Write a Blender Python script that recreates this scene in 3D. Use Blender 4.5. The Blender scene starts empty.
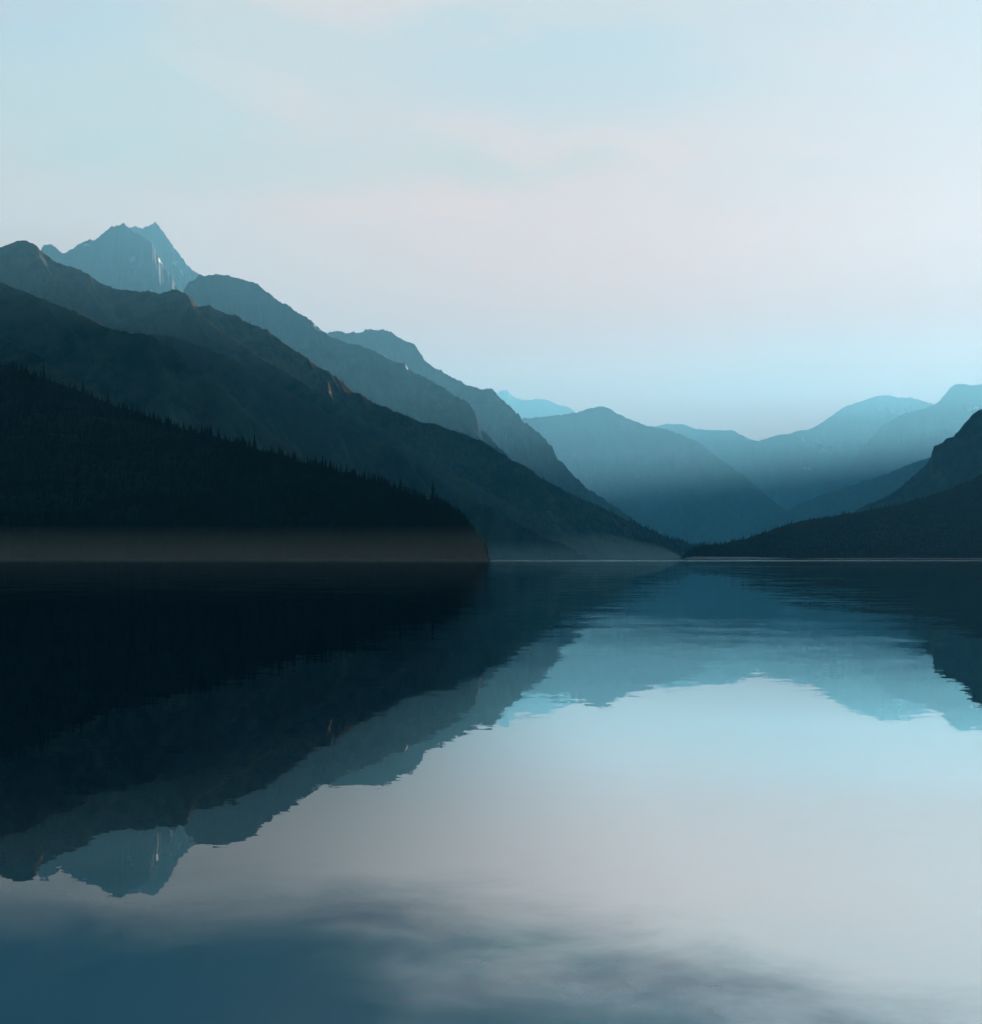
import bpy, math, random
import numpy as np
from mathutils import Vector

random.seed(4)
RNG = np.random.default_rng(11)
C = bpy.context.scene.collection
R = math.radians

# ------------------------------------------------------------------ camera geometry
W, H, F = 982, 1024, 2000.0
HOR = 557.5                      # row of the true horizon
CAMZ = 1.6
PITCH = math.atan((HOR - 512) / F)

def at(px, py, D):
    """world point seen at pixel (px, py) at depth D along +Y"""
    cx, cz = (px - 491) / F, (512 - py) / F
    fw = math.cos(PITCH) - cz * math.sin(PITCH)
    up = math.sin(PITCH) + cz * math.cos(PITCH)
    return np.array([cx / fw * D, D, CAMZ + up / fw * D])

# ------------------------------------------------------------------ noise
_perm = RNG.permutation(512)
_perm = np.concatenate([_perm, _perm, _perm])
_grad = np.stack([np.cos(np.linspace(0, 2*np.pi, 64, endpoint=False)), np.sin(np.linspace(0, 2*np.pi, 64, endpoint=False))], 1)

def perlin(x, y):
    xi, yi = np.floor(x).astype(int), np.floor(y).astype(int)
    xf, yf = x - xi, y - yi
    def g(ix, iy, fx, fy):
        h = _perm[(_perm[ix & 511] + iy) & 511] & 63
        return _grad[h, 0] * fx + _grad[h, 1] * fy
    u, v = xf**3 * (xf * (xf*6 - 15) + 10), yf**3 * (yf * (yf*6 - 15) + 10)
    a = g(xi, yi, xf, yf) * (1-u) + g(xi+1, yi, xf-1, yf) * u
    b = g(xi, yi+1, xf, yf-1) * (1-u) + g(xi+1, yi+1, xf-1, yf-1) * u
    return (a * (1-v) + b * v) * 1.5

def fbm(x, y, o=5, gain=.5):
    s, a = 0, 1
    for k in range(o):
        s = s + a * perlin(x + 17.3*k, y - 9.1*k); x, y, a = x*2.03, y*2.03, a*gain
    return s

def ridged(x, y, o=5, gain=.5):
    s, a, t = 0, 1, 0
    for k in range(o):
        s = s + a * (1 - np.abs(perlin(x + 31.7*k, y + 5.9*k)) * 2); t += a
        x, y, a = x*2.07, y*2.07, a*gain
    return s / t                     # about 0..1, 1 on crests

# ------------------------------------------------------------------ nodes
def mat(name):
    m = bpy.data.materials.new(name); m.use_nodes = True
    nt = m.node_tree; nt.nodes.clear()
    return m, nt, nt.nodes, nt.links

def N(nodes, t, **k):
    n = nodes.new(t)
    for a, b in k.items(): setattr(n, a, b)
    return n

def math_n(nt, op, a, b=None, c=None, clamp=False):
    n = nt.nodes.new('ShaderNodeMath'); n.operation = op; n.use_clamp = clamp
    for i, v in enumerate((a, b, c)):
        if v is None: continue
        if isinstance(v, (int, float)): n.inputs[i].default_value = v
        else: nt.links.new(v, n.inputs[i])
    return n.outputs[0]

def smooth(nt, v, a, b, to0=0., to1=1.):
    n = nt.nodes.new('ShaderNodeMapRange'); n.interpolation_type = 'SMOOTHSTEP'
    nt.links.new(v, n.inputs[0])
    for i, x in ((1, a), (2, b), (3, to0), (4, to1)):
        if isinstance(x, (int, float)): n.inputs[i].default_value = x
        else: nt.links.new(x, n.inputs[i])
    return n.outputs[0]

def noise(nt, vec, scale, detail=4, rough=.5, out=0, dist=0.):
    n = nt.nodes.new('ShaderNodeTexNoise')
    nt.links.new(vec, n.inputs['Vector'])
    n.inputs['Scale'].default_value = scale; n.inputs['Detail'].default_value = detail
    n.inputs['Roughness'].default_value = rough; n.inputs['Distortion'].default_value = dist
    return n.outputs[out]

def mixc(nt, fac, a, b):
    n = nt.nodes.new('ShaderNodeMix'); n.data_type = 'RGBA'
    if isinstance(fac, (int, float)): n.inputs[0].default_value = fac
    else: nt.links.new(fac, n.inputs[0])
    for i, v in ((6, a), (7, b)):
        if isinstance(v, tuple): n.inputs[i].default_value = (*v, 1)
        else: nt.links.new(v, n.inputs[i])
    return n.outputs[2]

def mapping(nt, vec, scale):
    n = nt.nodes.new('ShaderNodeMapping'); nt.links.new(vec, n.inputs[0])
    n.inputs['Scale'].default_value = scale
    return n.outputs[0]

def terrain_mat(name, forest, meadow_sunlit, rock, rock_z, snow=False, patch=.5, fine=.02):
    """conifer slopes with drier open patches, sunlight painted brown on the spurs, bare rock above rock_z metres, old snow where the vertex mask says"""
    m, nt, nd, ln = mat(name)
    g = N(nd, 'ShaderNodeNewGeometry'); pos = g.outputs['Position']
    sp = N(nd, 'ShaderNodeSeparateXYZ'); ln.new(pos, sp.inputs[0])
    n1 = noise(nt, pos, .0035, 6, .62)
    n2 = noise(nt, pos, fine, 5, .7)
    n3 = noise(nt, pos, .0012, 4, .5)
    f1 = smooth(nt, math_n(nt, 'ADD', n1, math_n(nt, 'MULTIPLY', n2, .5)), patch+.18, patch+.42)
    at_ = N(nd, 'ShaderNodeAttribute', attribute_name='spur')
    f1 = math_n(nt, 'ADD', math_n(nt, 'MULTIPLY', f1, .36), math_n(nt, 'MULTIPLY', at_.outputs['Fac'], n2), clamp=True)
    dark = tuple(c*.35 for c in forest)
    base = mixc(nt, smooth(nt, n2, .38, .62), dark, forest)
    col = mixc(nt, f1, base, meadow_sunlit)
    zr = math_n(nt, 'ADD', sp.outputs[2], math_n(nt, 'MULTIPLY', math_n(nt, 'SUBTRACT', n1, .5), rock_z*.9))
    rk = mixc(nt, n2, tuple(c*.55 for c in rock), rock)
    wv = noise(nt, mapping(nt, pos, (.002, .002, .03)), 1, 5, .6)
    rk = mixc(nt, smooth(nt, wv, .4, .6), rk, tuple(c*.7 for c in rock))
    col = mixc(nt, smooth(nt, zr, rock_z*.85, rock_z*1.15), col, rk)
    if snow:
        s = N(nd, 'ShaderNodeAttribute', attribute_name='snow')
        sn = smooth(nt, math_n(nt, 'ADD', s.outputs['Fac'], math_n(nt, 'MULTIPLY', math_n(nt, 'SUBTRACT', noise(nt, pos, .03, 3, .6), .5), .9)), .5, .62)
        col = mixc(nt, sn, col, (.8, .82, .85))
    b = N(nd, 'ShaderNodeBsdfPrincipled')
    ln.new(col, b.inputs['Base Color']); b.inputs['Roughness'].default_value = .95
    b.inputs['Specular IOR Level'].default_value = .1
    bp = N(nd, 'ShaderNodeBump'); bp.inputs['Strength'].default_value = .8; bp.inputs['Distance'].default_value = 14
    ln.new(n2, bp.inputs['Height']); ln.new(bp.outputs[0], b.inputs['Normal'])
    o = N(nd, 'ShaderNodeOutputMaterial'); ln.new(b.outputs[0], o.inputs[0])
    return m

FOREST = (.034, .046, .036)
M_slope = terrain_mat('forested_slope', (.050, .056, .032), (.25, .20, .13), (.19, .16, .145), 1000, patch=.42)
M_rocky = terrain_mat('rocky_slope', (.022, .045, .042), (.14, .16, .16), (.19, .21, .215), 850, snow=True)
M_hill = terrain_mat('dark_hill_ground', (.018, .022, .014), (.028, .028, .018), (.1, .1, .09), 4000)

def tree_mat(name, c1, c2):
    m, nt, nd, ln = mat(name)
    g = N(nd, 'ShaderNodeNewGeometry')
    n = noise(nt, g.outputs['Position'], .9, 4, .6)
    b = N(nd, 'ShaderNodeBsdfPrincipled'); ln.new(mixc(nt, smooth(nt, n, .35, .65), c1, c2), b.inputs['Base Color'])
    b.inputs['Roughness'].default_value = .9; b.inputs['Specular IOR Level'].default_value = .05
    o = N(nd, 'ShaderNodeOutputMaterial'); ln.new(b.outputs[0], o.inputs[0])
    return m
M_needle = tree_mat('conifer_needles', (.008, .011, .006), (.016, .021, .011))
M_bark = tree_mat('conifer_bark', (.03, .022, .016), (.06, .045, .034))

def mesh_obj(name, verts, faces, m, parent=None, smooth_=False, attrs=None):
    me = bpy.data.meshes.new(name)
    me.from_pydata([tuple(v) for v in verts], [], faces)
    me.update()
    if smooth_:
        me.polygons.foreach_set('use_smooth', [True]*len(me.polygons))
    for k, v in (attrs or {}).items():
        a = me.attributes.new(k, 'FLOAT', 'POINT'); a.data.foreach_set('value', np.asarray(v, dtype=np.float32).ravel())
    if m: me.materials.append(m)
    o = bpy.data.objects.new(name, me); C.objects.link(o)
    if parent: o.parent = parent
    return o

# ------------------------------------------------------------------ ridges
class Ridge:
    """a mountain as a ridge line with a gullied front slope and a plain back slope"""
    def __init__(s, pts, front=(0, -1), slope=.6, foot=None, gully=.22, gsize=260, rough=6, nu=260, nt=110, back=.8, seed=0, drop=0., conc=1.25):
        P = np.array([at(x, y + drop, D if D < 3000 else 3000*(D/3000)**1.2) for x, y, D in pts])
        L = np.concatenate([[0], np.cumsum(np.hypot(np.diff([p[0] for p in pts]), np.diff([p[1] for p in pts])))])
        s.P, s.L = P, L / L[-1]
        s.len = float(np.sum(np.linalg.norm(np.diff(P[:, :2], axis=0), axis=1)))
        f = np.array(front, float); s.f = f / np.hypot(*f)
        s.slope, s.foot, s.gully, s.gs, s.rough, s.seed, s.back, s.conc = slope, foot, gully, gsize, rough, seed*37.7, back, conc
        s.nu, s.nt = nu, nt
    def crest(s, u):
        p = np.stack([np.interp(u, s.L, s.P[:, k]) for k in range(3)], -1)
        return p
    def surf(s, u, t):
        """u along the crest 0..1, t from the crest (0) down the front to the foot (1); t<0 is the back"""
        c = s.crest(u)
        c[..., 2] = c[..., 2] + s.rough * fbm(u * s.len / 60 + s.seed, u*0 + s.seed, 6, .72) * .5
        Hh = np.maximum(c[..., 2], 1.)
        if s.foot is not None:
            Lf = np.maximum((c[..., 1] - s.foot) / max(-s.f[1], .2), 20)
        else:
            Lf = Hh / s.slope + 30
        Lb = Hh / s.back + 30
        d = np.where(t >= 0, t * Lf, t * Lb)
        tt = np.clip(np.abs(t), 0, 1)
        prof = np.where(t >= 0, 1 - (1-tt)**s.conc, tt)
        z = Hh * (1 - prof)
        x = c[..., 0] + s.f[0]*d; y = c[..., 1] + s.f[1]*d
        ul = u * s.len
        warp = fbm(d/ (s.gs*2.5) + s.seed, ul/(s.gs*2.5), 3) * s.gs * .6
        g = ridged((ul + warp)/s.gs + s.seed, d/(s.gs*3.2) + s.seed, 5, .55)
        g = np.clip(g, 0, 1)
        env = np.clip(tt*4, 0, 1) * np.clip((1-tt)*3, 0, 1)
        z = z - (1-g) * s.gully * Hh * 2.1 * env
        z = z + fbm(x/45, y/45, 4, .6) * s.rough * np.clip(tt*8, 0, 1) * np.clip((1-tt)*6, 0, 1)
        z = np.where(tt >= .999, -.6, np.maximum(z, -.6 + 1.5*(1-tt)))
        s._spur = np.clip((g - .66) * 4., 0, 1) * np.clip(tt*6, 0, 1) + getattr(s, 'edge', 0) * np.clip(1 - tt/.06, 0, 1)  # spur ribs and crests toned lighter, painting sunlit relief into the colour
        return np.stack([x, y, z], -1)
    def build(s, name, m, label, snow=()):
        u = np.linspace(0, 1, s.nu)
        t = np.concatenate([-np.linspace(1, 0, 14, endpoint=False), np.linspace(0, 1, s.nt)**1.25])
        U, T = np.meshgrid(u, t, indexing='ij')
        V = s.surf(U, T); sp = s._spur
        nT = len(t)
        verts = V.reshape(-1, 3)
        i = np.arange(s.nu-1)[:, None]*nT + np.arange(nT-1)[None, :]
        i = i.ravel()
        faces = np.stack([i, i+nT, i+nT+1, i+1], 1).tolist()
        sn = np.zeros(len(verts))
        for (sx, sy, rx, ry, rot) in snow:          # old snow fields lying on this slope, found by where they are seen
            px, py = to_px(verts)
            a = R(rot); dx, dy = px - sx, py - sy
            q = (((dx*math.cos(a) + dy*math.sin(a))/rx)**2 + ((-dx*math.sin(a) + dy*math.cos(a))/ry)**2)*.7
            sn = np.maximum(sn, np.clip(1.15 - q*.55, 0, 1) * (T.ravel() >= 0))
        o = mesh_obj(name, verts, faces, m, smooth_=True, attrs={'spur': sp.ravel(), 'snow': sn})
        o['kind'] = 'structure'; o['label'] = label; o['category'] = 'mountain' if 'mountain' in name else 'hill'
        return o

def to_px(v):
    x, y, z = v[:, 0], v[:, 1], v[:, 2] - CAMZ
    fw = y*math.cos(PITCH) + z*math.sin(PITCH); up = -y*math.sin(PITCH) + z*math.cos(PITCH)
    return 491 + F*x/fw, 512 - F*up/fw

def lin(pts, D0, D1):
    n = pts[-1][0] - pts[0][0]
    return [(x, y, D0 + (D1-D0)*(x-pts[0][0])/n) for x, y in pts]

# nearest: the black wooded hill on the left
wooded = Ridge(lin([(-170, 300), (-90, 326), (0, 361), (60, 381), (110, 401), (180, 424), (250, 445), (330, 467), (380, 481), (433, 500), (458, 515), (472, 531), (480, 545), (484, 553), (487, 560)], 2000, 1330),
               (0, -1), foot=1235, gully=.05, gsize=160, rough=3, nu=300, nt=60, seed=1, drop=2.5, conc=1.1)
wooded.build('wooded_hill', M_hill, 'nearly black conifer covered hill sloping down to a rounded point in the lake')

right_hill = Ridge(lin([(681, 559), (684, 552), (692, 546), (720, 541), (745, 536), (765, 529), (790, 521), (815, 515), (860, 509), (900, 501), (925, 494), (950, 486), (970, 477), (982, 471), (1060, 440), (1200, 400)], 3000, 4600),
                   (0, -1), foot=2850, gully=.06, gsize=200, rough=3, nu=260, nt=50, seed=2, drop=3, conc=1.1)
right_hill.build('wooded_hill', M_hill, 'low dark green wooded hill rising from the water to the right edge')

olive = Ridge(lin([(-160, 300), (-60, 325), (0, 341), (18, 345), (35, 353), (60, 368), (80, 381), (100, 393), (130, 412), (180, 440), (260, 480)], 3300, 2700),
              (.3, -1), slope=.45, gully=.10, gsize=200, rough=4, nu=240, nt=70, seed=3)
olive.edge = 0
olive.build('foothill', M_slope, 'dark olive foothill showing just above the black trees')

r3 = Ridge(lin([(-200, 215), (-80, 250), (0, 282), (14, 287), (30, 295), (60, 305), (85, 316), (100, 325), (130, 333), (150, 335), (168, 346), (190, 362), (212, 374), (226, 388), (240, 405), (262, 425), (300, 455), (350, 485), (420, 520)], 4100, 3300),
           (.55, -1), slope=.5, gully=.12, gsize=380, rough=7, nu=420, nt=120, seed=4)
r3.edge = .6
r3.build('mountain', M_slope, 'long dark forested mountain shoulder with a thin brown crest')

r3b = Ridge(lin([(90, 372), (120, 345), (150, 334), (180, 338), (205, 346), (235, 362), (262, 378), (290, 392), (320, 408), (350, 424), (375, 440), (400, 452), (425, 470), (450, 487), (490, 508), (540, 534), (575, 550)], 4700, 3600),
            (.6, -1), slope=.52, gully=.14, gsize=300, rough=8, nu=420, nt=110, seed=5)
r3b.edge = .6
r3b.build('mountain', M_slope, 'brown edged forested spur running down between the two dark shoulders')

r3c = Ridge(lin([(190, 305), (204, 318), (222, 332), (245, 346), (262, 358), (285, 371), (305, 384), (330, 400), (355, 413), (385, 432), (410, 446), (445, 470), (480, 487), (520, 512), (560, 534), (600, 550)], 5000, 4300),
            (.62, -1), slope=.55, gully=.15, gsize=260, rough=8, nu=420, nt=110, seed=6)
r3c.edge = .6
r3c.build('mountain', M_slope, 'steep forested spur with a pale reddish rock scar at its top')

r4 = Ridge(lin([(-200, 270), (-80, 262), (0, 248), (12, 242), (26, 239), (36, 245), (44, 254), (58, 262), (72, 268), (88, 274), (102, 284), (118, 289), (140, 291), (160, 292), (178, 289), (190, 297), (199, 306), (210, 306), (224, 312), (238, 316), (252, 324), (268, 331), (284, 344), (300, 352), (318, 366), (335, 376), (352, 390), (370, 400), (400, 413), (430, 424), (460, 433), (482, 440), (500, 452), (530, 470), (560, 488), (600, 507), (640, 526), (668, 538), (692, 545), (720, 552), (760, 558)], 5600, 4700),
           (.5, -1), slope=.5, gully=.11, gsize=330, rough=9, nu=620, nt=130, seed=7)
r4.build('mountain', M_slope, 'broad forested mountain falling in a long even slope to the far end of the lake')

r5 = Ridge(lin([(150, 330), (178, 300), (188, 284), (200, 276), (215, 274), (230, 276), (245, 280), (259, 284), (266, 291), (280, 301), (292, 309), (310, 318), (322, 331), (340, 341), (355, 345), (370, 350), (380, 354), (392, 360), (404, 363), (408, 368), (428, 379), (445, 389), (462, 399), (472, 408), (477, 417), (480, 428), (492, 440), (510, 458), (540, 480), (580, 505)], 7600, 7000),
           (.35, -1), slope=.62, gully=.16, gsize=330, rough=14, nu=520, nt=110, seed=8)
r5.build('mountain', M_rocky, 'blue grey rounded mountain shoulder behind the forested slope', snow=[(316, 328, 5, 1.3, 35), (407, 366, 1.2, 3, -10)])

r6a = Ridge(lin([(20, 262), (40, 252), (44, 245), (51, 243), (56, 248), (62, 253), (67, 252), (74, 247), (80, 242), (88, 240), (95, 240), (103, 233), (112, 227), (119, 224), (124, 223), (128, 227), (136, 232), (145, 239), (152, 244), (156, 251), (161, 262), (167, 270), (174, 281), (182, 294), (200, 320)], 9200, 8800),
            (.2, -1), slope=.95, gully=.08, gsize=260, rough=16, nu=420, nt=110, seed=9, conc=1.1)
r6a.build('mountain', M_rocky, 'jagged blue rocky peak with a small snow patch on its face', snow=[(132, 260, 1.8, 4, 25), (87, 245, 3, 1.2, 0), (160, 261, 1.0, 3, -38)])
r6b = Ridge(lin([(100, 250), (120, 228), (130, 228), (136, 226), (143, 229), (149, 225), (155, 222), (160, 227), (166, 236), (174, 247), (182, 258), (190, 268), (200, 275), (214, 290), (240, 320)], 10200, 9800),
            (.5, -1), slope=.95, gully=.12, gsize=260, rough=16, nu=320, nt=100, seed=10, conc=1.1)
r6b.build('mountain', M_rocky, 'pale grey twin summit behind the jagged peak', snow=[(175, 263, 2.5, 1.4, 0), (182, 272, 1.2, 2.6, -30)])

r7 = Ridge(lin([(280, 350), (310, 338), (330, 332), (338, 331.5), (350, 333), (360, 332.5), (366, 329.5), (384, 329), (392, 332), (397, 337), (404, 340), (413, 343), (418, 350), (424, 359), (436, 368), (450, 376), (466, 384), (472, 386), (480, 388.5), (486, 388), (492, 389), (495, 393), (505, 403), (517, 413), (525, 423), (537, 431), (545, 439), (552, 446), (556, 456), (566, 467), (576, 478), (590, 490), (610, 503), (650, 530), (690, 548)], 9800, 7800),
           (.35, -1), slope=.75, gully=.17, gsize=340, rough=16, nu=560, nt=110, seed=11)
r7.build('mountain', M_rocky, 'craggy blue mountain with a stepped crest and rock bluffs above the valley')

r8 = Ridge(lin([(440, 400), (480, 396), (497, 393), (501, 390), (508, 390), (514, 397), (522, 400), (545, 399), (552, 401), (558, 405), (567, 406), (576, 412), (600, 425), (640, 445)], 19500, 19500),
           (0, -1), slope=.6, gully=.12, gsize=500, rough=22, nu=260, nt=50, seed=12)
r8.build('mountain', M_rocky, 'faintest pale mountain far away behind the craggy slope')

r9 = Ridge(lin([(400, 440), (470, 422), (530, 418), (560, 415), (578, 412), (590, 408), (604, 406), (610, 409), (620, 415), (634, 421), (648, 426), (662, 428), (674, 432), (686, 437), (700, 443), (714, 454), (726, 463), (740, 473), (752, 483), (770, 498), (795, 517), (830, 540)], 14500, 12000),
           (.25, -1), slope=.42, gully=.16, gsize=520, rough=16, nu=420, nt=110, seed=13)
r9.build('mountain', M_rocky, 'wide hazy blue mountain in the middle of the valley')

r10 = Ridge(lin([(560, 450), (610, 436), (650, 428), (662, 424.5), (682, 424), (696, 429), (715, 430), (732, 430), (742, 435), (752, 440), (758, 441), (768, 438), (776, 435.5), (790, 434), (797, 431), (808, 430), (818, 425), (830, 417), (842, 408), (856, 403), (870, 398), (884, 395), (898, 397), (914, 398), (926, 402), (934, 404), (960, 410), (1000, 420), (1060, 440)], 18500, 17500),
            (0, -1), slope=.5, gully=.2, gsize=600, rough=20, nu=520, nt=120, seed=14)
r10.build('mountain', M_rocky, 'long pale mountain wall with snow gullies closing the valley',
          snow=[(826, 448.5, 4, 2.2, 0), (837, 446, 5, 2.2, -15), (831, 451, 11, 1.3, 0), (818, 442, 3, 1.3, 40), (803, 439, 1.2, 3, -20), (897, 405, 1.6, 6, -20), (902, 413, 3, 3, 0), (880, 407, 1.5, 4, 15), (748, 438, 3, 1.4, 25), (806, 468, 6, 1.2, 0)])
r11 = Ridge(lin([(790, 520), (822, 500), (840, 480), (858, 455), (880, 427), (905, 413), (918, 410), (933, 406), (942, 398), (950, 388), (956, 384.5), (966, 384), (972, 386), (986, 384), (1040, 360), (1120, 340)], 16000, 15500),
            (-.35, -1), slope=.55, gully=.2, gsize=520, rough=18, nu=420, nt=120, seed=15)
r11.build('mountain', M_rocky, 'blue mountain rising to a flat topped summit near the right edge', snow=[(976, 408, 3, 1.2, 0), (970, 409.5, 3, 1, 0)])
r12 = Ridge(lin([(740, 540), (780, 516), (800, 503), (830, 492), (850, 486), (880, 476), (915, 462), (950, 452), (1000, 430), (1060, 420)], 11500, 11000),
            (-.2, -1), slope=.5, gully=.15, gsize=420, rough=14, nu=300, nt=80, seed=16)
r12.build('mountain', M_rocky, 'low deep blue spur in the valley mouth')

r13 = Ridge(lin([(850, 516), (868, 504), (885, 497), (900, 487), (912, 477), (924, 467), (931, 457), (934, 447), (942, 443), (946, 439), (954, 436), (962, 426), (970, 417), (976, 412), (984, 409), (1010, 396), (1060, 350), (1150, 290), (1300, 240)], 6700, 6200),
            (-.3, -1), slope=.6, gully=.14, gsize=300, rough=12, nu=420, nt=110, seed=17)
r13.build('mountain', M_slope, 'steep dark blue mountainside at the right edge above the wooded hill')

# unseen valley walls added at right, shaped to keep low sun off the lake
def wall(pts, name, label, seed):
    r = Ridge.__new__(Ridge)
    P = np.array(pts, float)
    Lc = np.concatenate([[0], np.cumsum(np.linalg.norm(np.diff(P[:, :2], axis=0), axis=1))])
    r.P, r.L, r.len = P, Lc/Lc[-1], Lc[-1]
    r.f = np.array([-1., 0.]); r.slope, r.foot, r.gully, r.gs, r.rough, r.seed, r.back, r.conc = 1.35, None, .15, 500, 20, seed, .7, 1.2
    r.nu, r.nt = 200, 50
    return r.build(name, M_slope, label)
wall([(3100, -3500, 1000), (3000, -1000, 1000), (3000, 1500, 1020), (3150, 3500, 1020), (3300, 5200, 1000), (3600, 7500, 1000), (3950, 9500, 960), (4300, 11000, 960)], 'mountain', 'unseen forested valley wall added on the right to block the sun', 3.3)
wall([(4800, 11800, 1000), (5000, 12600, 1120), (5200, 13500, 960), (5450, 14300, 1160), (5700, 15400, 1000), (6000, 16500, 1180), (6250, 17500, 1040), (6600, 19000, 1300), (6900, 20300, 1100), (7200, 21700, 1380), (7600, 23500, 1180), (7900, 24900, 1450), (8300, 26500, 1230), (8700, 28500, 1400)], 'mountain', 'unseen farther valley wall added on the right to block the sun', 7.7)

# ------------------------------------------------------------------ conifers
def conifer(seed, h=15., r=2.6, whorls=13, k=9, trunk=True):
    rn = random.Random(seed); V, Fc = [], []
    z = h*.10
    for w in range(whorls):
        f = w/(whorls-1)
        rr = r*(1-f)**.85*(.78+.4*rn.random()) + .10
        z0 = h*(.10 + .86*f); dz = h*.11*(1-.4*f)
        c = len(V); V.append((rn.uniform(-.06, .06), rn.uniform(-.06, .06), min(h, z0+dz)))
        a0 = rn.random()*6.28
        for j in range(k):
            a = a0 + j/k*2*math.pi + rn.uniform(-.2, .2)
            q = rr*(rn.uniform(.7, 1.15) if j % 2 == 0 else rn.uniform(.35, .6))
            V.append((math.cos(a)*q, math.sin(a)*q, z0 - (.10*q + rn.uniform(0, .05*h*(1-f)))))
        for j in range(k):
            Fc.append((c, c+1+j, c+1+(j+1) % k))
    return V, Fc

def trunk_mesh(h=15.):
    V, Fc = [], []
    for z, r in ((-.8, .26), (h*.5, .16), (h*.97, .04)):
        for j in range(6):
            a = j*math.pi/3; V.append((math.cos(a)*r, math.sin(a)*r, z))
    for l in range(2):
        for j in range(6):
            Fc.append((l*6+j, l*6+(j+1) % 6, l*6+6+(j+1) % 6, l*6+6+j))
    return V, Fc

protos = []
for s_, (hh, rr) in enumerate([(15, 2.5), (15, 2.0), (15, 3.0), (15, 2.3), (15, 1.7)]):
    V, Fc = conifer(100+s_, hh, rr, 13, 10)
    me = bpy.data.meshes.new('crown'); me.from_pydata(V, [], Fc); me.materials.append(M_needle); me.update()
    protos.append(me)
V, Fc = trunk_mesh()
trunk_me = bpy.data.meshes.new('trunk'); trunk_me.from_pydata(V, [], Fc); trunk_me.materials.append(M_bark); trunk_me.update()

tree_protos = []
def plant(p, h, kind, label, group, w=1.):
    root = bpy.data.objects.new('conifer', None); C.objects.link(root)
    c = bpy.data.objects.new('crown', protos[kind]); C.objects.link(c); c.parent = root
    t = bpy.data.objects.new('trunk', trunk_me); C.objects.link(t); t.parent = root
    root.location = tuple(float(v) for v in p); root.rotation_euler = (0, 0, random.random()*6.28)
    s = h/15.; root.scale = (s*w, s*w, s)
    root['label'] = label; root['category'] = 'conifer'; root['group'] = group
    return root

def put(r, u, t):
    return r.surf(np.array([u]), np.array([t]))[0]

def u_at_px(r, px):
    us = np.linspace(0, 1, 2000); P = r.crest(us); x, y = to_px(P)
    return float(np.interp(px, x, us))

# trees seen one by one against the slope behind
stand = [(45, 20, 4, 'lone slim conifer standing clear of the dark crest close to the left edge'),
         (109, 18, 3, 'spiky conifer above its neighbours where the dark crest meets the olive foothill'),
         (433, 20, 1, 'tall twin-tipped conifer standing up from the low end of the dark crest'),
         (84, 17, 0, 'pointed conifer on the high dark crest just right of the lone slim one'),
         (255, 18, 4, 'narrow conifer at the middle of the dark crest, first of a close pair')]
for px, h, k, lab in stand:
    h *= .78
    p = put(wooded, u_at_px(wooded, px), .01); plant(p, h, k, lab, 'conifers along the crest of the black hill', 1.15)
n = 0
while n < 180:
    px = random.uniform(-4, 484); t = random.uniform(-.01, .06)
    if any(abs(px - q[0]) < 4 for q in stand): continue
    cl = .5 + .5*math.sin(px*.11 + 2*math.sin(px*.037))
    p = put(wooded, u_at_px(wooded, px), t)
    h = random.uniform(6, 8.5) + (random.random() < .22)*random.uniform(1, 3.2)*cl
    if px > 455: h = min(h, 9.5)
    plant(p, h, random.choice((0, 2, 2, 3)), 'black conifer among the ragged row of treetops along the dark hill crest', 'conifers along the crest of the black hill', 1.3)
    n += 1
for k in range(70):
    u = u_at_px(wooded, 486 - 486*(k/70.)**1.3 + random.uniform(-3, 3)); t = random.uniform(.93, .985)
    p = put(wooded, u, t); p[2] = max(p[2], 0)
    plant(p, random.uniform(9, 13), random.randrange(5), 'dark conifer in the misty row at the waterline of the black hill', 'conifers along the misty shore')
for k in range(50):
    px = 682 + 300*(k+random.random())/50; p = put(right_hill, u_at_px(right_hill, px), random.uniform(0, .03))
    plant(p, random.uniform(6, 9.5), random.choice((0, 2)), 'small conifer on the skyline of the low right-hand hill', 'conifers on the skyline of the low hill')

def forest(r, n, u0, u1, name, label, h0, h1, tmax=.985, seed=5):
    rg = np.random.default_rng(seed)
    V, Fc = [], []
    shapes = [conifer(200+i, 15, 3.2, 7, 6) for i in range(4)]
    us = rg.uniform(u0, u1, n); ts = rg.uniform(.0, 1, n)**.9*tmax
    Ps = r.surf(us, ts)
    for i in range(n):
        v, f = shapes[i % 4]; b = len(V); s = rg.uniform(h0, h1)/15; x, y, z = Ps[i]
        if z < .2: continue
        V.extend((x+a*s*1.15, y+c*s*1.15, z-.5+d*s) for a, c, d in v)
        Fc.extend(tuple(q+b for q in g) for g in f)
    o = mesh_obj(name, V, Fc, M_needle)
    o['kind'] = 'stuff'; o['label'] = label; o['category'] = 'forest'
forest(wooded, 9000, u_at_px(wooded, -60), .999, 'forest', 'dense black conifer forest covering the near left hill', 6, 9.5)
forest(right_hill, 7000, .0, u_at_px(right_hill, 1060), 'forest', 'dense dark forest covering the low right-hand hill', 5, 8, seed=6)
forest(r4, 5000, .45, .97, 'forest', 'thin conifer forest on the long slope falling to the far shore', 9, 15, tmax=.6, seed=7)

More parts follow.
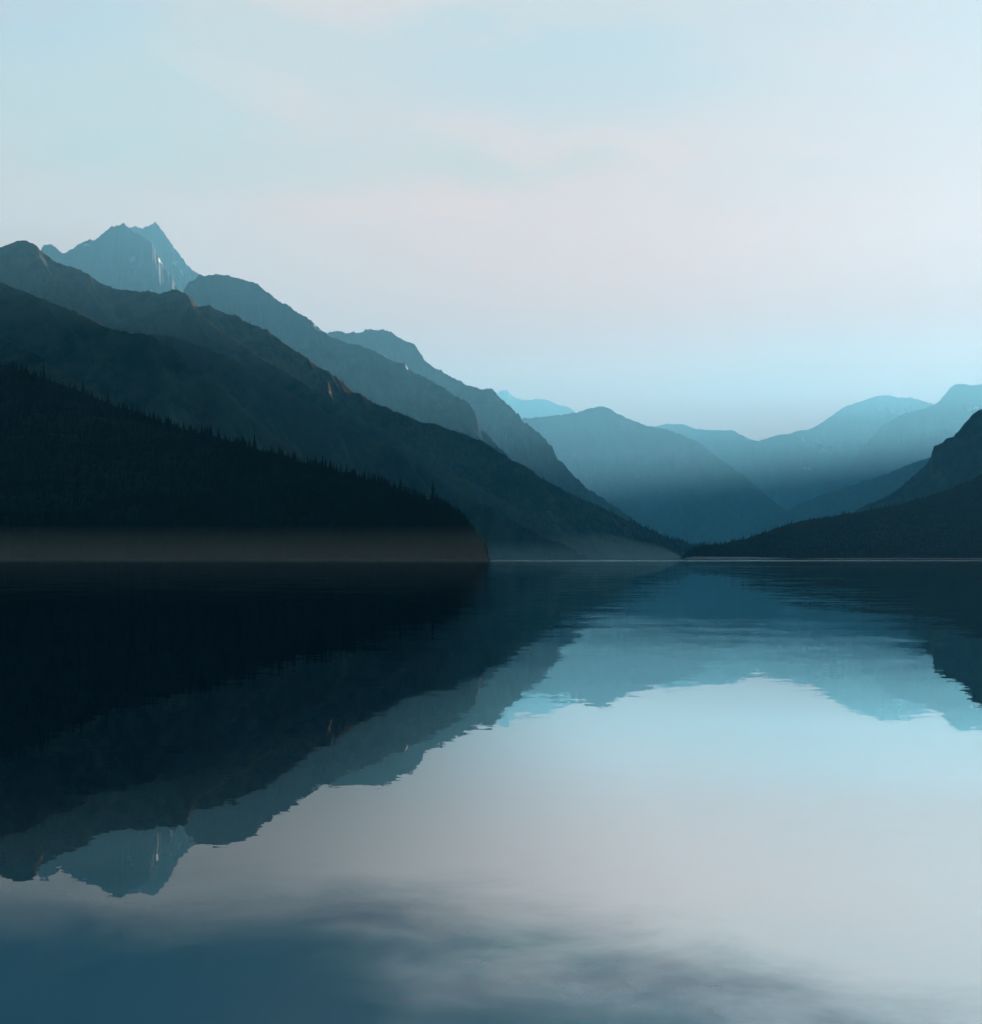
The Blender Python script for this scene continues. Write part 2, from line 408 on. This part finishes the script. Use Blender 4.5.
# ------------------------------------------------------------------ shores
def strip(px0, px1, D, dw, z, name, label, m):
    V, Fc = [], []; k = 60
    for i in range(k+1):
        tp = min(1, 2.2*(1-i/k))*min(1, 8*i/k+.2)
        px = px0 + (px1-px0)*i/k; x = (px-491)/F*D
        w = dw*(.6 + .4*math.sin(i*.9) * math.sin(i*.37+1)) * min(1, 4*(1-abs(2*i/k-1)) + .1)
        j = 6*math.sin(i*.5)
        V += [(x, D-w+j, -.3), (x, D-w*.5+j, z*.6*tp-.02), (x, D+w+j, z*tp-.02), (x, D+w+8+j, -.3)]
    for i in range(k):
        for q in range(3): Fc.append((i*4+q, i*4+4+q, i*4+5+q, i*4+1+q))
    o = mesh_obj(name, V, Fc, m, smooth_=True); o['kind'] = 'structure'; o['label'] = label; o['category'] = 'shore'
def gravel():
    m, nt, nd, ln = mat('pale_gravel'); g = N(nd, 'ShaderNodeNewGeometry')
    n = noise(nt, g.outputs[0], .4, 6, .7)
    b = N(nd, 'ShaderNodeBsdfPrincipled'); ln.new(mixc(nt, smooth(nt, n, .3, .7), (.26, .21, .19), (.5, .43, .40)), b.inputs['Base Color']); b.inputs['Roughness'].default_value = .9
    o = N(nd, 'ShaderNodeOutputMaterial'); ln.new(b.outputs[0], o.inputs[0]); return m
M_grav = gravel()
strip(684, 800, 2800, 60, 2.6, 'beach', 'thin pinkish gravel beach at the foot of the low right-hand hill', M_grav)
strip(800, 1100, 2790, 40, .7, 'beach', 'very thin dim shoreline continuing toward the right edge', M_grav)

# ------------------------------------------------------------------ lake
def water():
    m, nt, nd, ln = mat('still_lake_water')
    g = N(nd, 'ShaderNodeNewGeometry'); pos = g.outputs['Position']
    sp = N(nd, 'ShaderNodeSeparateXYZ'); ln.new(pos, sp.inputs[0]); X, Y = sp.outputs[0], sp.outputs[1]
    # breeze: glassy near the shore, finely ruffled farther out
    lY = math_n(nt, 'LOGARITHM', math_n(nt, 'MAXIMUM', Y, 1.), 10.)
    far = smooth(nt, lY, 1.15, 2.6)
    amp = math_n(nt, 'ADD', .0050, math_n(nt, 'MULTIPLY', far, .030))
    def waves(scale, det, rough, w):
        n = noise(nt, pos, scale, det, rough, out=1)
        v = N(nd, 'ShaderNodeVectorMath', operation='SUBTRACT'); ln.new(n, v.inputs[0]); v.inputs[1].default_value = (.5, .5, .5)
        s = N(nd, 'ShaderNodeVectorMath', operation='SCALE'); ln.new(v.outputs[0], s.inputs[0])
        if isinstance(w, (int, float)): s.inputs['Scale'].default_value = w
        else: ln.new(w, s.inputs['Scale'])
        return s.outputs[0]
    a1 = waves(2.6, 4, .62, amp)
    a2 = waves(13., 2, .5, math_n(nt, 'MULTIPLY', amp, .7))
    a3 = waves(.30, 2, .5, math_n(nt, 'MULTIPLY', amp, .8))
    v = N(nd, 'ShaderNodeVectorMath', operation='ADD'); ln.new(a1, v.inputs[0]); ln.new(a2, v.inputs[1])
    v2 = N(nd, 'ShaderNodeVectorMath', operation='ADD'); ln.new(v.outputs[0], v2.inputs[0]); ln.new(a3, v2.inputs[1])
    # painted reflection: mirror dimmed and blued close in, broken by cloud-like wisps
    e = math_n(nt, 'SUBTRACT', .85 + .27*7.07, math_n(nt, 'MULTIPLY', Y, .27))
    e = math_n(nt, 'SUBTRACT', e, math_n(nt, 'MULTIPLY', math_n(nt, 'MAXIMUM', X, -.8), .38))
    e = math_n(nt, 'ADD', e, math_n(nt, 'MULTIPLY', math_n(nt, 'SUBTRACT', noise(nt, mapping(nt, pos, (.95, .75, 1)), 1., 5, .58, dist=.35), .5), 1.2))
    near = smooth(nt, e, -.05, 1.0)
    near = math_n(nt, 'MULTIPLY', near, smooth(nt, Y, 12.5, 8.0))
    left = smooth(nt, X, 1.2, -1.6)  # dims the mirror on the left, darkening the mountain reflection
    # thin wind streaks far out
    ws = noise(nt, mapping(nt, pos, (.0016, .011, 1)), 1, 5, .65)
    streak = math_n(nt, 'MULTIPLY', smooth(nt, ws, .53, .62), smooth(nt, Y, 260, 480))
    line = math_n(nt, 'MULTIPLY', smooth(nt, Y, 760, 900), smooth(nt, Y, 1250, 1100))
    l2 = math_n(nt, 'MULTIPLY', smooth(nt, Y, 320, 335), smooth(nt, Y, 385, 360))
    line = math_n(nt, 'MAXIMUM', line, math_n(nt, 'MULTIPLY', l2, .5))
    line = math_n(nt, 'MULTIPLY', line, smooth(nt, noise(nt, mapping(nt, pos, (.004, .004, 1)), 1, 3), .25, .5))
    streak = math_n(nt, 'MAXIMUM', math_n(nt, 'MULTIPLY', streak, .6), line)
    cmb = N(nd, 'ShaderNodeVectorMath', operation='MULTIPLY'); ln.new(v2.outputs[0], cmb.inputs[0]); cmb.inputs[1].default_value = (1, 1, 0)
    up = N(nd, 'ShaderNodeVectorMath', operation='ADD'); ln.new(cmb.outputs[0], up.inputs[0]); up.inputs[1].default_value = (0, 0, 1)
    nm = N(nd, 'ShaderNodeVectorMath', operation='NORMALIZE'); ln.new(up.outputs[0], nm.inputs[0])
    gl = N(nd, 'ShaderNodeBsdfGlossy'); gl.distribution = 'GGX'
    rough = math_n(nt, 'MULTIPLY', streak, .075)
    rough = math_n(nt, 'ADD', rough, math_n(nt, 'MULTIPLY', far, .012))
    ln.new(rough, gl.inputs['Roughness']); ln.new(nm.outputs[0], gl.inputs['Normal'])
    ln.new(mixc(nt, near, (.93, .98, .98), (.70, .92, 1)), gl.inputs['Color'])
    body = N(nd, 'ShaderNodeBsdfDiffuse'); ln.new(mixc(nt, near, (.006, .03, .045), (.010, .27, .37)), body.inputs['Color'])  # bluer body close in stands in for the darker sky reflection
    fr = N(nd, 'ShaderNodeFresnel'); fr.inputs['IOR'].default_value = 1.333
    ln.new(nm.outputs[0], fr.inputs['Normal'])
    mx = N(nd, 'ShaderNodeMixShader')
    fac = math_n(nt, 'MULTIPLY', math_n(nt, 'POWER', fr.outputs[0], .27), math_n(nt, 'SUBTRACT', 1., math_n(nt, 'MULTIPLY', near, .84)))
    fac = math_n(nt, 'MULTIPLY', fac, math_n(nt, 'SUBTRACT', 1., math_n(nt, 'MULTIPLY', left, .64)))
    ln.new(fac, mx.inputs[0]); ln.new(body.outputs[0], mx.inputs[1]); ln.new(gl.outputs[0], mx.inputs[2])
    o = N(nd, 'ShaderNodeOutputMaterial'); ln.new(mx.outputs[0], o.inputs[0])
    return m
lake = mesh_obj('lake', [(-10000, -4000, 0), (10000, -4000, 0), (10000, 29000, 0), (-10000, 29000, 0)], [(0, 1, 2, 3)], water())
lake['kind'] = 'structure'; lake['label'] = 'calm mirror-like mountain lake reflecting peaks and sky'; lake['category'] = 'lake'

# ------------------------------------------------------------------ haze and mist
def volume(name, dens, col, g):
    m, nt, nd, ln = mat(name)
    v = N(nd, 'ShaderNodeVolumePrincipled'); v.inputs['Density'].default_value = dens
    v.inputs['Color'].default_value = (*col, 1); v.inputs['Anisotropy'].default_value = g
    o = N(nd, 'ShaderNodeOutputMaterial'); ln.new(v.outputs[0], o.inputs['Volume'])
    return m
def box(name, x0, x1, y0, y1, z0, z1, m, kind, label):
    V = [(x, y, z) for z in (z0, z1) for x, y in ((x0, y0), (x1, y0), (x1, y1), (x0, y1))]
    Fc = [(3, 2, 1, 0), (4, 5, 6, 7), (0, 1, 5, 4), (1, 2, 6, 5), (2, 3, 7, 6), (3, 0, 4, 7)]
    o = mesh_obj(name, V, Fc, m); o['kind'] = kind; o['label'] = label; o['category'] = name
    return o
HAZE = volume('valley_haze', 6.3e-5, (.215, .71, 1.0), .42)
box('haze', -10500, 10500, -4500, 29500, -1.6, 2450, HAZE, 'stuff', 'pale blue haze filling the whole valley')

def mist(name_mat, prof, pl, pr, b1, b2, dens, col, label):
    # bank of mist on the water: a thin wedge that thickens away from the viewer; prof = (distance, top) pairs
    n = len(prof); V, Fc = [], []
    for y, z in prof:
        xl, xr = (pl-491)/F*y, (pr-491)/F*y; k = min(1, z/prof[-1][1])
        V += [(xl, y, .15), (xl, y, .16+z), (xr-b2*k, y, .16+z), (xr-b1*k, y, .15+z*.5), (xr, y, .15)]
    for i in range(n-1):
        for q in range(5): Fc.append((i*5+q, i*5+(q+1) % 5, i*5+5+(q+1) % 5, i*5+5+q))
    Fc += [(4, 3, 2, 1, 0), (5*n-5, 5*n-4, 5*n-3, 5*n-2, 5*n-1)]
    o = mesh_obj('mist', V, Fc, volume(name_mat, dens, col, .2))
    o['kind'] = 'stuff'; o['label'] = label; o['category'] = 'mist'
mist('shore_mist', [(480, 0), (560, 1.5), (670, 3.8), (765, 5.6), (861, 7.8), (955, 10.3), (1052, 13.2), (1180, 17.5), (1300, 22.5)], -500, 488, 1, 8.5, 5.2e-4, (1., .74, .60),
     'brown grey bank of mist on the water in front of the black hill')
mist('lake_mist', [(1720, 0), (2200, 5.5), (2730, 12.5), (3200, 21), (3740, 31.5), (4750, 58), (6000, 100)], 480, 684, 90, 320, 2.0e-4, (.80, .92, .90),
     'thin teal grey mist over the far end of the lake')

# ------------------------------------------------------------------ light
AZ, EL = 50., 5.5
S = Vector((math.sin(R(AZ))*math.cos(R(EL)), math.cos(R(AZ))*math.cos(R(EL)), math.sin(R(EL))))
sl = bpy.data.lights.new('sun', 'SUN'); sl.energy = 5.0; sl.angle = R(.5); sl.color = (1, .645, .53)
so = bpy.data.objects.new('sun', sl); C.objects.link(so); so.rotation_euler = S.to_track_quat('Z', 'Y').to_euler()

w = bpy.data.worlds.new('World'); bpy.context.scene.world = w; w.use_nodes = True
nt = w.node_tree; nt.nodes.clear(); nd, ln = nt.nodes, nt.links
sky = N(nd, 'ShaderNodeTexSky'); sky.sky_type = 'NISHITA'; sky.sun_disc = False
sky.sun_elevation = R(EL); sky.sun_rotation = R(AZ); sky.altitude = 1200; sky.ozone_density = 3.0
tc = N(nd, 'ShaderNodeTexCoord'); d = tc.outputs['Generated']
sp = N(nd, 'ShaderNodeSeparateXYZ'); ln.new(d, sp.inputs[0]); X, Y, Z = sp.outputs
bg1 = N(nd, 'ShaderNodeBackground'); bg1.inputs[1].default_value = .0047
tn = N(nd, 'ShaderNodeMix', data_type='RGBA', blend_type='MULTIPLY'); tn.inputs[0].default_value = 1; ln.new(sky.outputs[0], tn.inputs[6]); tn.inputs[7].default_value = (.22, 1., 1.08, 1); ln.new(tn.outputs[2], bg1.inputs[0])
# thin high cloud: bright toward the light, open blue overhead and behind
cn = noise(nt, mapping(nt, d, (2.2, 1, 7)), 1.3, 6, .55, dist=.4)
wv = noise(nt, mapping(nt, d, (9, 3, 26)), 1.0, 5, .6, dist=.5)
wv2 = noise(nt, mapping(nt, d, (22, 6, 70)), 1.0, 4, .6, dist=.6)
warp = math_n(nt, 'ADD', math_n(nt, 'SUBTRACT', wv, .5), math_n(nt, 'MULTIPLY', math_n(nt, 'SUBTRACT', wv2, .5), .5))
def bank(px, py, rx, ry, tilt=0.):
    """soft patch of cloud or clear sky, given by its bearing and height above the horizon"""
    cx, cz = (px-491)/F, (HOR-py)/F
    dx = math_n(nt, 'SUBTRACT', X, cx); dz = math_n(nt, 'SUBTRACT', math_n(nt, 'ADD', Z, math_n(nt, 'MULTIPLY', warp, .05)), cz)
    dz = math_n(nt, 'ADD', dz, math_n(nt, 'MULTIPLY', dx, tilt))
    a = math_n(nt, 'POWER', math_n(nt, 'ABSOLUTE', math_n(nt, 'MULTIPLY', dx, F/rx)), 2.); b = math_n(nt, 'POWER', math_n(nt, 'ABSOLUTE', math_n(nt, 'MULTIPLY', dz, F/ry)), 2.)
    q = math_n(nt, 'ADD', math_n(nt, 'ADD', a, b), math_n(nt, 'MULTIPLY', warp, 1.6))
    return smooth(nt, q, 1.4, .0)
high = mixc(nt, smooth(nt, X, -.27, .16), (.57, .515, .475), (.575, .385, .335))
mid = mixc(nt, smooth(nt, X, -.27, .10), (.73, .49, .41), (.90, .25, .06))
low = mixc(nt, smooth(nt, X, -.27, .10), (.76, .50, .43), (.78, .43, .35))
pale = mixc(nt, smooth(nt, Z, .27, .12), high, mid)
pale = mixc(nt, smooth(nt, Z, .085, .055), pale, low)
for args, c in [((560, 85, 190, 50, .05), (.88, .99, 1.04)), ((80, 110, 230, 80, .1), (.93, 1.02, 1.04)), ((330, 165, 330, 40, -.05), (.93, 1., .98)), ((520, 175, 110, 22), (.93, .98, .94)),
                ((790, 365, 120, 30, -.1), (.95, .98, 1.)), ((20, 30, 160, 60), (.95, .97, 1.08)), ((330, 10, 130, 32, .12), (1.14, 1.02, .99)), ((490, 135, 80, 24, .35), (1.08, 1.02, 1.)),
                ((385, 225, 130, 18, 0), (1.05, 1.01, .95)), ((610, 152, 90, 15, .2), (1.06, 1.02, 1.)), ((250, 95, 90, 18, .25), (1.08, 1.02, 1.)), ((860, 70, 90, 26, .1), (1.05, .98, .98)), ((760, 190, 160, 30, -.1), (.96, 1., 1.01))]:
    mm = N(nd, 'ShaderNodeMix', data_type='RGBA', blend_type='MULTIPLY'); ln.new(bank(*args), mm.inputs[0]); ln.new(pale, mm.inputs[6]); mm.inputs[7].default_value = (*[q**1.3 for q in c], 1)
    pale = mm.outputs[2]
top_e = math_n(nt, 'ADD', .37, math_n(nt, 'MULTIPLY', math_n(nt, 'MAXIMUM', X, -.1), .9))
ez = math_n(nt, 'ADD', Z, math_n(nt, 'MULTIPLY', math_n(nt, 'SUBTRACT', cn, .5), .25))
m1 = smooth(nt, math_n(nt, 'SUBTRACT', ez, top_e), .12, -.03)
m2 = smooth(nt, Y, .76, .92)
cm = math_n(nt, 'MULTIPLY', m1, m2)
bg2 = N(nd, 'ShaderNodeBackground'); ln.new(pale, bg2.inputs[0]); ln.new(smooth(nt, Z, .30, .04, .215, .25), bg2.inputs[1])
mx = N(nd, 'ShaderNodeMixShader'); ln.new(cm, mx.inputs[0]); ln.new(bg1.outputs[0], mx.inputs[1]); ln.new(bg2.outputs[0], mx.inputs[2])
wo = N(nd, 'ShaderNodeOutputWorld'); ln.new(mx.outputs[0], wo.inputs[0])

# ------------------------------------------------------------------ camera
cd = bpy.data.cameras.new('camera'); cd.sensor_width = 36; cd.sensor_fit = 'AUTO'; cd.lens = 36*F/1024
cd.clip_start = .1; cd.clip_end = 80000
co = bpy.data.objects.new('camera', cd); C.objects.link(co)
co.location = (0, 0, CAMZ); co.rotation_euler = (math.pi/2 + PITCH, 0, 0)
sc = bpy.context.scene; sc.camera = co
sc.view_settings.view_transform = 'Standard'; sc.view_settings.look = 'None'; sc.view_settings.exposure = 2.62; sc.view_settings.gamma = 1
sc.cycles.use_denoising = True
sc.cycles.denoising_input_passes = 'RGB_ALBEDO_NORMAL'
sc.cycles.max_bounces = 6; sc.cycles.volume_bounces = 1
